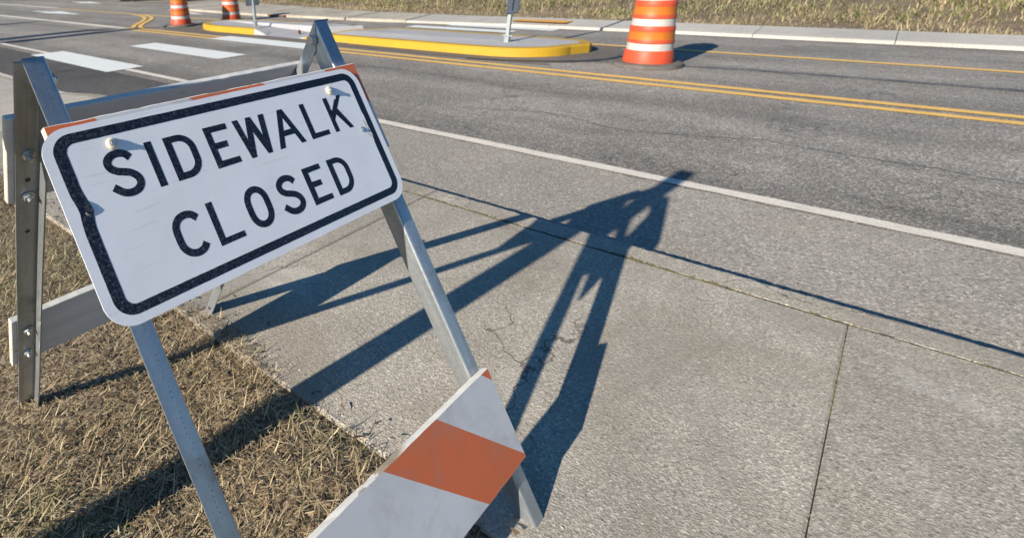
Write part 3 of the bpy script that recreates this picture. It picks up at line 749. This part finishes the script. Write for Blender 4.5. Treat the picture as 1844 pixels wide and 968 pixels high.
# sign plate
def onto(name, bm, mats, parent, M_=None, smooth=False):
    o = bobj(name, bm, mats, parent, smooth=smooth)
    return o
plate = None
bm = bmesh.new()
lp = [(x*mm, y*mm) for x, y in rrect(-15.5, -10, 605.5, 272.5, 39, 14)]
ex = []
for i, p in enumerate(lp):
    ex.append(p)
    q = lp[(i+1) % len(lp)]; L_ = math.dist(p, q)
    if L_ > .05:
        k = int(L_/.02)
        for j in range(1, k): ex.append((p[0]+(q[0]-p[0])*j/k+rng.uniform(-.0003, .0003), p[1]+(q[1]-p[1])*j/k+rng.uniform(-.0003, .0003)))
extrude_poly(bm, [ex], .0016, 0)
plate = bobj('sign_plate', bm, [M['sheet']], bar, mat=FM)
plate['label'] = 'white rounded sign plate lettered SIDEWALK CLOSED in a black border'
bm = bmesh.new()
outer = [(x*mm, y*mm) for x, y in rrect(-1.5, -.5, 592, 259.5, 28, 14)]
inner = [(x*mm, y*mm) for x, y in rrect(15, 14, 576.5, 246, 14, 12)]
# the left side of the border is buckled and torn: move a few points
def subdiv(lp, st=.008):
    out = []
    for i, p in enumerate(lp):
        q = lp[(i+1) % len(lp)]; L_ = math.dist(p, q); k = max(1, int(L_/st))
        for j in range(k): out.append((p[0]+(q[0]-p[0])*j/k, p[1]+(q[1]-p[1])*j/k))
    return out
def buckle(lp):
    out = []
    for x, y in subdiv(lp):
        if x < .03 and .07 < y < .16:
            t = math.exp(-((y-.106)/.016)**2); x += .0035*t if x < .01 else .0045*t
        if .565 < x < .585 and .085 < y < .15: x += .0045*math.sin((y-.085)/.065*math.pi)*(.6+.4*math.sin(y*900))
        out.append((x+rng.uniform(-.00015, .00015), y+rng.uniform(-.00015, .00015)))
    return out
extrude_poly(bm, [buckle(outer), buckle(inner)], -.00005, -.00020)
border = bobj('border', bm, M['film'], plate)
# lettering
SW = 11.3
Spath = [(94.3, 52.4), (88.6, 45.3), (79, 42.2), (68.5, 44.0), (61.2, 51.0), (62.0, 60.5), (69.5, 67.0), (78, 70.2), (87.5, 74.2), (94.8, 82.0), (96, 91), (90, 98.6), (79.5, 101.4), (68, 98.6), (56.6, 88.2)]
Cpath = [(154.8, 167), (147.6, 159.4), (137, 156.9), (125.5, 160.4), (118, 170.5), (116.6, 186), (118, 201.5), (125.5, 211.6), (136.5, 215.5), (147.8, 213), (154.6, 206.2)]
Opath = [(246.4, 186), (247.6, 171), (254, 160.6), (264.7, 156.8), (275.5, 160.6), (281.9, 171), (283.1, 186), (281.9, 201.5), (275.5, 211.8), (264.7, 215.6), (254, 211.8), (247.6, 201.5)]
def Dsh(x, y, w_=48.6, h_=69.6, s=11.2):
    def side(x0, y0, x1, y1, r):
        p = [(x0, y0)]
        for i in range(13):
            a_ = math.radians(-90+90*i/12); p.append((x1-r+r*math.cos(a_), y0+r+r*math.sin(a_)))
        for i in range(13):
            a_ = math.radians(90*i/12); p.append((x1-r+r*math.cos(a_), y1-r+r*math.sin(a_)))
        return p+[(x0, y1)]
    return [side(x, y, x+w_, y+h_, 27), side(x+s+.6, y+s-1, x+w_-s, y+h_-s+.6, 16.5)]
letters = [
 stroke(Spath, SW), [[(121.2, 36.9), (132.7, 36.9), (132.8, 107), (121.3, 107)]], Dsh(151.5, 37.4),
 [[(221.9, 38), (265.5, 38.2), (265.5, 48.3), (233.8, 48.2), (233.7, 66.2), (256.4, 66.4), (255.9, 76.7), (233.7, 76.8), (233.7, 96.6), (268.1, 97), (268.2, 107.2), (222.3, 107.4)]],
 [[(278.6, 38.6), (290.3, 38.6), (295.5, 76.5), (306.4, 38.6), (316.7, 38.6), (327.5, 75.5), (333.4, 38.9), (345.4, 38.9), (333.9, 108), (324.3, 108), (311.2, 64.9), (299.5, 107.9), (289.6, 107.9)]],
 [[(375.9, 39.2), (387.6, 39.2), (413.2, 108.2), (401.6, 108.2), (394.4, 88), (369.8, 88), (363, 108), (351, 108)], [(381.9, 54.5), (390.4, 77.6), (373.5, 77.6)]],
 [[(428.6, 39.6), (439.9, 39.6), (440.2, 98.8), (474.8, 99.2), (474.5, 108.4), (428.8, 108.5)]],
 [[(489.7, 39.8), (500.5, 39.8), (501.3, 67.9), (519.5, 46.2), (523, 47), (527.5, 40.6), (539.4, 40), (517.2, 64.8), (540.4, 109), (529.4, 109), (508.6, 75.8), (500.2, 85.5), (500.6, 108.8), (490, 108.8)]],
 stroke(Cpath, SW), [[(175.3, 151.7), (186.9, 151.7), (186.3, 211.4), (221.6, 211.6), (221.8, 220.9), (175.3, 221.1)]],
 stroke(Opath, SW, True), stroke([(x+255.1, y+115.1) for x, y in Spath], SW),
 [[(374.2, 152.5), (417, 152.5), (417.2, 162.3), (386, 162.8), (385.9, 179.9), (407.2, 180.5), (407.3, 190.6), (386.5, 190.4), (386.4, 210.7), (419.9, 211.2), (420.1, 221), (374.7, 221.2)]],
 Dsh(435.8, 152.7, 48)]
for ch_, L_ in zip('SIDEWALKCLOSED', letters):
    bm = bmesh.new(); extrude_poly(bm, [[(x*mm, y*mm) for x, y in lp] for lp in L_], -.00005, -.00020)
    let = bobj('letter', bm, M['film'], plate); let['label'] = 'black capital letter '+ch_
# screws with cream washers
for (u, v) in ((78, 27), (517, 27.5)):
    bm = bmesh.new(); 
    lathe(bm, [(.0001, -.0040), (.0060, -.0040), (.0078, -.0030), (.0088, -.0005), (.0088, .0)], 24)
    bm.transform(Matrix.Translation((u*mm, v*mm, -.0004)))
    wsh = bobj('washer', bm, M['washer'], plate, smooth=True)
    bm = bmesh.new(); cyl(bm, (u*mm, v*mm, -.0042), (u*mm, v*mm, -.0052), .0052, seg=20)
    cyl(bm, (u*mm, v*mm, -.0050), (u*mm, v*mm, -.0078), .0042, .0038, seg=6); bobj('screw', bm, M['bolt'], plate, smooth=False)
bm = bmesh.new(); cyl(bm, (.5595, .1195, -.0003), (.5595, .1195, -.0012), .0055, seg=20); cyl(bm, (.5595, .1195, -.001), (.5595, .1195, -.0034), .0035, .0033, seg=6)
bobj('screw', bm, M['bolt'], plate)
# torn flap of border film on the left
bm = bmesh.new()
P_ = [(.0155, .093, -.0004), (.0180, .099, -.0016), (.0195, .1075, -.0024), (.0190, .1125, -.0016), (.0165, .1165, -.0004), (.0105, .112, -.0004), (.0095, .100, -.0004)]
v_ = [bm.verts.new(p) for p in P_]; c_ = bm.verts.new((.0150, .106, -.0014))
for i in range(7): bm.faces.new((v_[i], v_[(i+1) % 7], c_))
bobj('torn_film', bm, M['film'], plate)
# gouged bare streak on the right side of the border
bm = bmesh.new()
for cx_, cy_, a_, b_ in ((570.5, 107, 2.4, 10), (573.5, 121, 1.6, 9), (569.5, 132, 1.0, 6), (576, 140, 1.2, 7), (526, 74, 2.0, 1.2), (531, 86, 1.4, .9), (500, 62, .9, 1.6), (11, 112, 2.2, 3), (474, 79, 1.1, 1), (467, 79, 1, .6)):
    lp = []
    for k in range(11):
        an = 2*math.pi*k/11; rr = rng.uniform(.5, 1.15); lp.append(((cx_+a_*rr*math.cos(an)+b_*rr*.25*math.sin(an))*mm, (cy_+b_*rr*math.sin(an))*mm))
    extrude_poly(bm, [lp], -.00022, -.0003); bobj('scrape_mark', bm, M['end_grain'], plate); bm = bmesh.new()
bm.free()
# wooden boards; local x across, y along the leg, z thickness
def board(name, fm, x0, x1, y0, y1, z0, z1, face, label=None, front=-1):
    bm = bmesh.new(); box(bm, (x0, y0, z0), (x1, y1, z1))
    bmesh.ops.subdivide_edges(bm, edges=[e for e in bm.edges if abs((e.verts[0].co-e.verts[1].co).x) > .1], cuts=30)
    for v in bm.verts:
        if abs(v.co.y-y0) < 1e-5 or abs(v.co.y-y1) < 1e-5: v.co.y += rng.uniform(-.0007, .0007)
    bmesh.ops.bevel(bm, geom=[e for e in bm.edges if e.calc_face_angle(0) > .8], offset=.0015, segments=1, affect='EDGES')
    bm.normal_update()
    for f in bm.faces:
        f.material_index = 0 if abs(f.normal.z) > .8 else (1 if abs(f.normal.y) > .6 else 2 if abs(f.normal.x) > .6 else 1)
    o = bobj(name, bm, [face, M['board_edge'], M['end_grain']], bar, mat=fm)
    if label: o['label'] = label
    return o
board('board', FM, .0005, .6195, -.0180, .170, .0045, .0175, M['stripes'], 'orange and white striped board behind the sign plate')
board('board', FM, .0005, .6195, .655, .845, .0035, .0205, M['stripes'], 'orange and white striped lower front board')
# legs: L-section strip steel, local x = across, y = toward the inside flange, z = along the leg
def L_leg(fm, wx, wy, length, t=.0028, flip=1, trim=.03, keep=.2):
    """main flange in local xz plane (width wx from x=0), second flange from x=wx going +y (wy deep)"""
    r = .006; n = 5; prof_o = [(0, 0)]
    for i in range(n+1):
        a_ = math.radians(-90+90*i/n); prof_o.append((wx-r+r*math.cos(a_), r+r*math.sin(a_)))
    prof_o.append((wx, wy)); prof_i = [(wx-t, wy)]
    ri = r-t
    for i in range(n+1):
        a_ = math.radians(0-90*i/n); prof_i.append((wx-r+ri*math.cos(a_), r+ri*math.sin(a_)))
    prof_i.append((0, t)); pr = prof_o+prof_i
    bm = bmesh.new(); rows = []
    for z in [trim*k/6 for k in range(6)]+[trim+(length-trim)*k/36 for k in range(37)]:
         kk = min(1, keep+(1-keep)*z/trim); rows.append([bm.verts.new((x*flip+.0006*math.sin(z*9), (y if y < .008 else max(.008, y*kk))+.0004*math.sin(z*14+1), z)) for x, y in pr])
    m_ = len(pr)
    for a_, b_ in zip(rows, rows[1:]):
        for j in range(m_): bm.faces.new((a_[j], a_[(j+1) % m_], b_[(j+1) % m_], b_[j]))
    bm.faces.new(rows[0]); bm.faces.new(rows[-1])
    bobj_ = bobj('leg', bm, M['galv'], bar, smooth=True, mat=fm)
    return bobj_
HV = -.0972; HW = .0467           # hinge pin: along the front leg, and behind the sign face
LEG = 1.108; TOP = -.125
def front_leg(x_edge, flip, x_in):
    o = B0+hh*x_edge+dn*TOP-nf*.0212
    fm = frame_m(o, hh, -nf, dn)
    return L_leg(fm, .0325, .040, LEG, flip=flip)
fl_r = front_leg(.6125, -1, 0)      # flange runs from the outer edge inward; side flange on the inner side
fl_l = front_leg(.0140, 1, 0)
# rear plane
dr = Vector((-.51900361, -.00355235, -.85476467)); nrr = Vector((-.85474465, -.00585034, .51901576))
hinge0 = B0+dn*HV-nf*HW
def rear_leg(x_edge, flip, wx, wy, off, start=-.036):
    # main flange faces the rear; side flange comes forward to the hinge pin
    o = hinge0+hh*x_edge+dr*start+nrr*off
    fm = frame_m(o, hh, -nrr, dr)
    return L_leg(fm, wx, wy, LEG, flip=flip, trim=.05, keep=.15)
rl_r = rear_leg(.6200, -1, .0425, .034, .017, -.036)
rl_l = rear_leg(.0045, 1, .0370, .034, .017, -.028)
RM = frame_m(hinge0+nrr*.017, hh, dr, nrr)
board('board', RM, -.007, .628, .077, .268, .0015, .0140, M['board'], 'grey weathered upper rear board')
board('board', RM, -.007, .628, .655, .850, .0015, .0170, M['board'], 'grey lower rear board with a white top edge')
# hinge bolts and nuts
def bolt(parent, p, d, r=.0095, h=.007, shank=.012, wr=None, name='bolt'):
    """hex head at p pointing along d, in world space, parented to a leg"""
    bm = bmesh.new(); p = Vector(p); d = Vector(d).normalized()
    if wr: cyl(bm, p, p+d*.0018, wr, seg=24)
    cyl(bm, p+d*.001, p+d*h, r, r*.97, seg=6)
    if shank: cyl(bm, p+d*h*.9, p+d*(h+shank), r*.5, r*.48, seg=14)
    inv = (base_inv.inverted() @ parent.matrix_basis).inverted()
    bm.transform(inv)
    return bobj(name, bm, M['bolt'], parent)
hp = lambda u: hinge0+hh*u
bolt(rl_r, hp(.5775), -hh, .0105, .0085, 0, .0125)
bolt(rl_l, hp(.0448), hh, .0105, .0095, .004, .0125)
for u in (.024, .602):
    for v in (.155, .255, .70, .80):
        bolt(rl_l if u < .3 else rl_r, hinge0+hh*u+dr*v+nrr*.0138, -nrr, .0085, .0065, .008, .0105, 'nut')
# empty punched holes read as small dark discs with a bright lip
for u in (.024,):
    for v in (.215, .352):
        bm = bmesh.new(); cyl(bm, hinge0+hh*u+dr*v+nrr*.0141, hinge0+hh*u+dr*v+nrr*.0136, .0045, seg=16)
        bm.transform((base_inv.inverted() @ rl_l.matrix_basis).inverted()); bobj('punched_hole', bm, M['tar'], rl_l)
bm = bmesh.new(); q = hinge0+hh*.5765+dr*1.035; cyl(bm, q, q-hh*.0006, .0055, seg=16)
bm.transform((base_inv.inverted() @ rl_r.matrix_basis).inverted()); bobj('punched_hole', bm, M['tar'], rl_r)

# ------------------------------------------------------------------ posts outside the frame whose shadows cross the view
def wood_post(label, loc, hgt, wd=.09):
    t = thing('wooden_post', label, 'post', loc)
    bm = bmesh.new(); box(bm, (-wd/2, -wd/2, -.1), (wd/2, wd/2, hgt), .004)
    bobj('shaft', bm, M['post_wood'], t)
    return t
wood_post('square weathered wooden post standing in the grass left of the barricade', (-.980, -.18, 0), 1.5, .085).rotation_euler = (0, .05, 0)
for x, y, h, rz, lb in ((-13.25, .55, 2.36, .30, 'orange diamond sign by the corner ramp, left one of a close pair'), (-12.5, .6, 2.40, .26, 'orange diamond sign by the corner ramp, right one of a close pair'), (-17.4, .5, 2.5, .2, 'orange diamond work sign standing alone farthest along the sidewalk')):
    t = thing('warning_sign', lb, 'road sign', (x, y, 0), 'orange diamond signs along the sidewalk', rz)
    bm = bmesh.new(); box(bm, (-.025, -.025, 0), (.025, .025, h-.3), .003); bobj('post', bm, M['galv_plain'], t)
    bm = bmesh.new(); box(bm, (-.2, -.2, 0), (.2, .2, .03), .006); bobj('base_plate', bm, M['galv_plain'], t)
    bm = bmesh.new(); extrude_poly(bm, [[(0, -.84), (.84, 0), (0, .84), (-.84, 0)]], 0, .004)
    bm.transform(Matrix(((0, 0, 1, .028), (1, 0, 0, 0), (0, 1, 0, h-.84), (0, 0, 0, 1)))); bobj('sign_panel', bm, M['b_orange'], t)

# ------------------------------------------------------------------ far vehicles, fence, tree
def wheel(parent, x, y, z, r=.34, wd=.2):
    bm = bmesh.new(); cyl(bm, (x, y-wd/2, z), (x, y+wd/2, z), r, seg=32)
    bmesh.ops.bevel(bm, geom=[e for e in bm.edges if len(e.link_faces) == 2 and e.calc_face_angle(0) > 1], offset=.03, segments=2, affect='EDGES')
    wl = bobj('wheel', bm, M['rubber'], parent, smooth=True)
    bm = bmesh.new()
    for s in (-1, 1): cyl(bm, (x, y+s*wd*.5, z), (x, y+s*(wd*.5+.012), z), r*.6, r*.5, seg=24)
    bobj('rim', bm, M['rim'], wl, smooth=True); return wl
tr = thing('box_trailer', 'white box trailer with two close wheels parked at the far left of the road', 'trailer', (-25.3, 13.3, ZR), rotz=math.radians(63))
bm = bmesh.new(); box(bm, (-2.2, -1.0, .52), (2.2, 1.0, 2.5), .05); bobj('body', bm, M['paint_white'], tr, smooth=True)
bm = bmesh.new(); box(bm, (-2.2, -.95, .42), (2.2, -.85, .52)); box(bm, (-2.2, .85, .42), (2.2, .95, .52)); box(bm, (2.2, -.05, .42), (3.3, .05, .52)); bobj('chassis', bm, M['tar'], tr)
for x in (-.42, .42):
    for y in (-.98, .98): wheel(tr, x, y, .34)
for y in (-1.06, 1.06):
    bm = bmesh.new(); box(bm, (-.85, y-.12, .70), (.85, y+.12, .74), .01); bobj('mudguard', bm, M['alum'], tr)
for y in (-.9, .7):
    bm = bmesh.new(); box(bm, (-2.225, y, .7), (-2.2, y+.2, .8)); bobj('tail_light', bm, M['lamp'], tr)
car = thing('parked_car', 'dark car parked beyond the road behind the second barrel', 'car', (-21.65, 14.6, ZR), rotz=math.radians(52))
bm = bmesh.new()
sec = [(-2.2, .3), (-2.25, .62), (-2.1, .86), (-1.5, .93), (-.95, 1.38), (.35, 1.42), (1.05, .98), (1.95, .86), (2.2, .66), (2.2, .3)]
extrude_poly(bm, [sec], -.86, .86); bm.transform(Matrix.Rotation(math.pi/2, 4, 'X'))
bmesh.ops.bevel(bm, geom=[e for e in bm.edges if e.calc_face_angle(0) > .9], offset=.07, segments=2, affect='EDGES')
bobj('body', bm, M['paint_dark'], car, smooth=True)
for s in (-1, 1):
    bm = bmesh.new(); extrude_poly(bm, [[(-1.3, .95), (-.9, 1.3), (.3, 1.34), (.85, .99)]], s*.865-.004, s*.865+.004); bm.transform(Matrix.Rotation(math.pi/2, 4, 'X')); bobj('window', bm, M['glass'], car)
for x in (-1.35, 1.35):
    for y in (-.78, .78): wheel(car, x, y, .33, .33)
fen = thing('wire_fence', 'wire fence with thin pale steel posts running through the dry grass bank', 'fence', (-3, 14.6, 0))
for i in range(-12, 6):
    x = i*1.5; z0 = ZR+.35
    bm = bmesh.new(); cyl(bm, (x, 0, z0-.2), (x, 0, z0+1.25), .022, seg=10); bobj('fence_post', bm, M['galv_plain'], fen, smooth=True)
bm = bmesh.new()
for k in range(5): cyl(bm, (-18, 0, ZR+.5+k*.25), (8, 0, ZR+.5+k*.25), .003, seg=5)
x = -18
while x < 8: cyl(bm, (x, 0, ZR+.45), (x, 0, ZR+1.5), .0018, seg=4); x += .15
bobj('wire_mesh', bm, M['galv_plain'], fen)
def tree(label, loc, hgt, seed):
    t = thing('verge_tree', label, 'tree', loc); r = random.Random(seed)
    bm = bmesh.new(); P = Vector((0, 0, -.1)); rad = .13; tips = []
    for i in range(6):
        Q = P+Vector((r.uniform(-.08, .08), r.uniform(-.08, .08), hgt*.42/6)); cyl(bm, P, Q, rad, rad*.9, 12); P = Q; rad *= .9
    for i in range(11):
        a_ = i*2.4; e = r.uniform(.4, 1.3); L_ = hgt*r.uniform(.25, .45); st = P-Vector((0, 0, r.uniform(0, .9)))
        q = st+Vector((math.cos(a_)*math.cos(e), math.sin(a_)*math.cos(e), math.sin(e)))*L_; cyl(bm, st, q, .05, .012, 7); tips += [st+(q-st)*k for k in (.5, .75, 1)]
    bobj('trunk', bm, M['bark'], t, smooth=True)
    n = 9000; tp = np.array([tuple(r.choice(tips)) for _ in range(n)]); g = nr.normal(0, 1, (n, 3))*np.array([.5, .5, .38])
    o = blades('crown', tp[:, 0]+g[:, 0], tp[:, 1]+g[:, 1], tp[:, 2]+g[:, 2], nr.uniform(.05, .11, n), nr.uniform(.03, .06, n), nr.uniform(0, 6.28, n), nr.uniform(-.8, .8, n), nr.uniform(-.5, .8, n), M['leafy'], kind=None)
    o.parent = t; return t
tree('pale barked tree growing from the grassy bank beyond the far sidewalk', (-9.15, 13.2, ZR+.25), 5.5, 3)
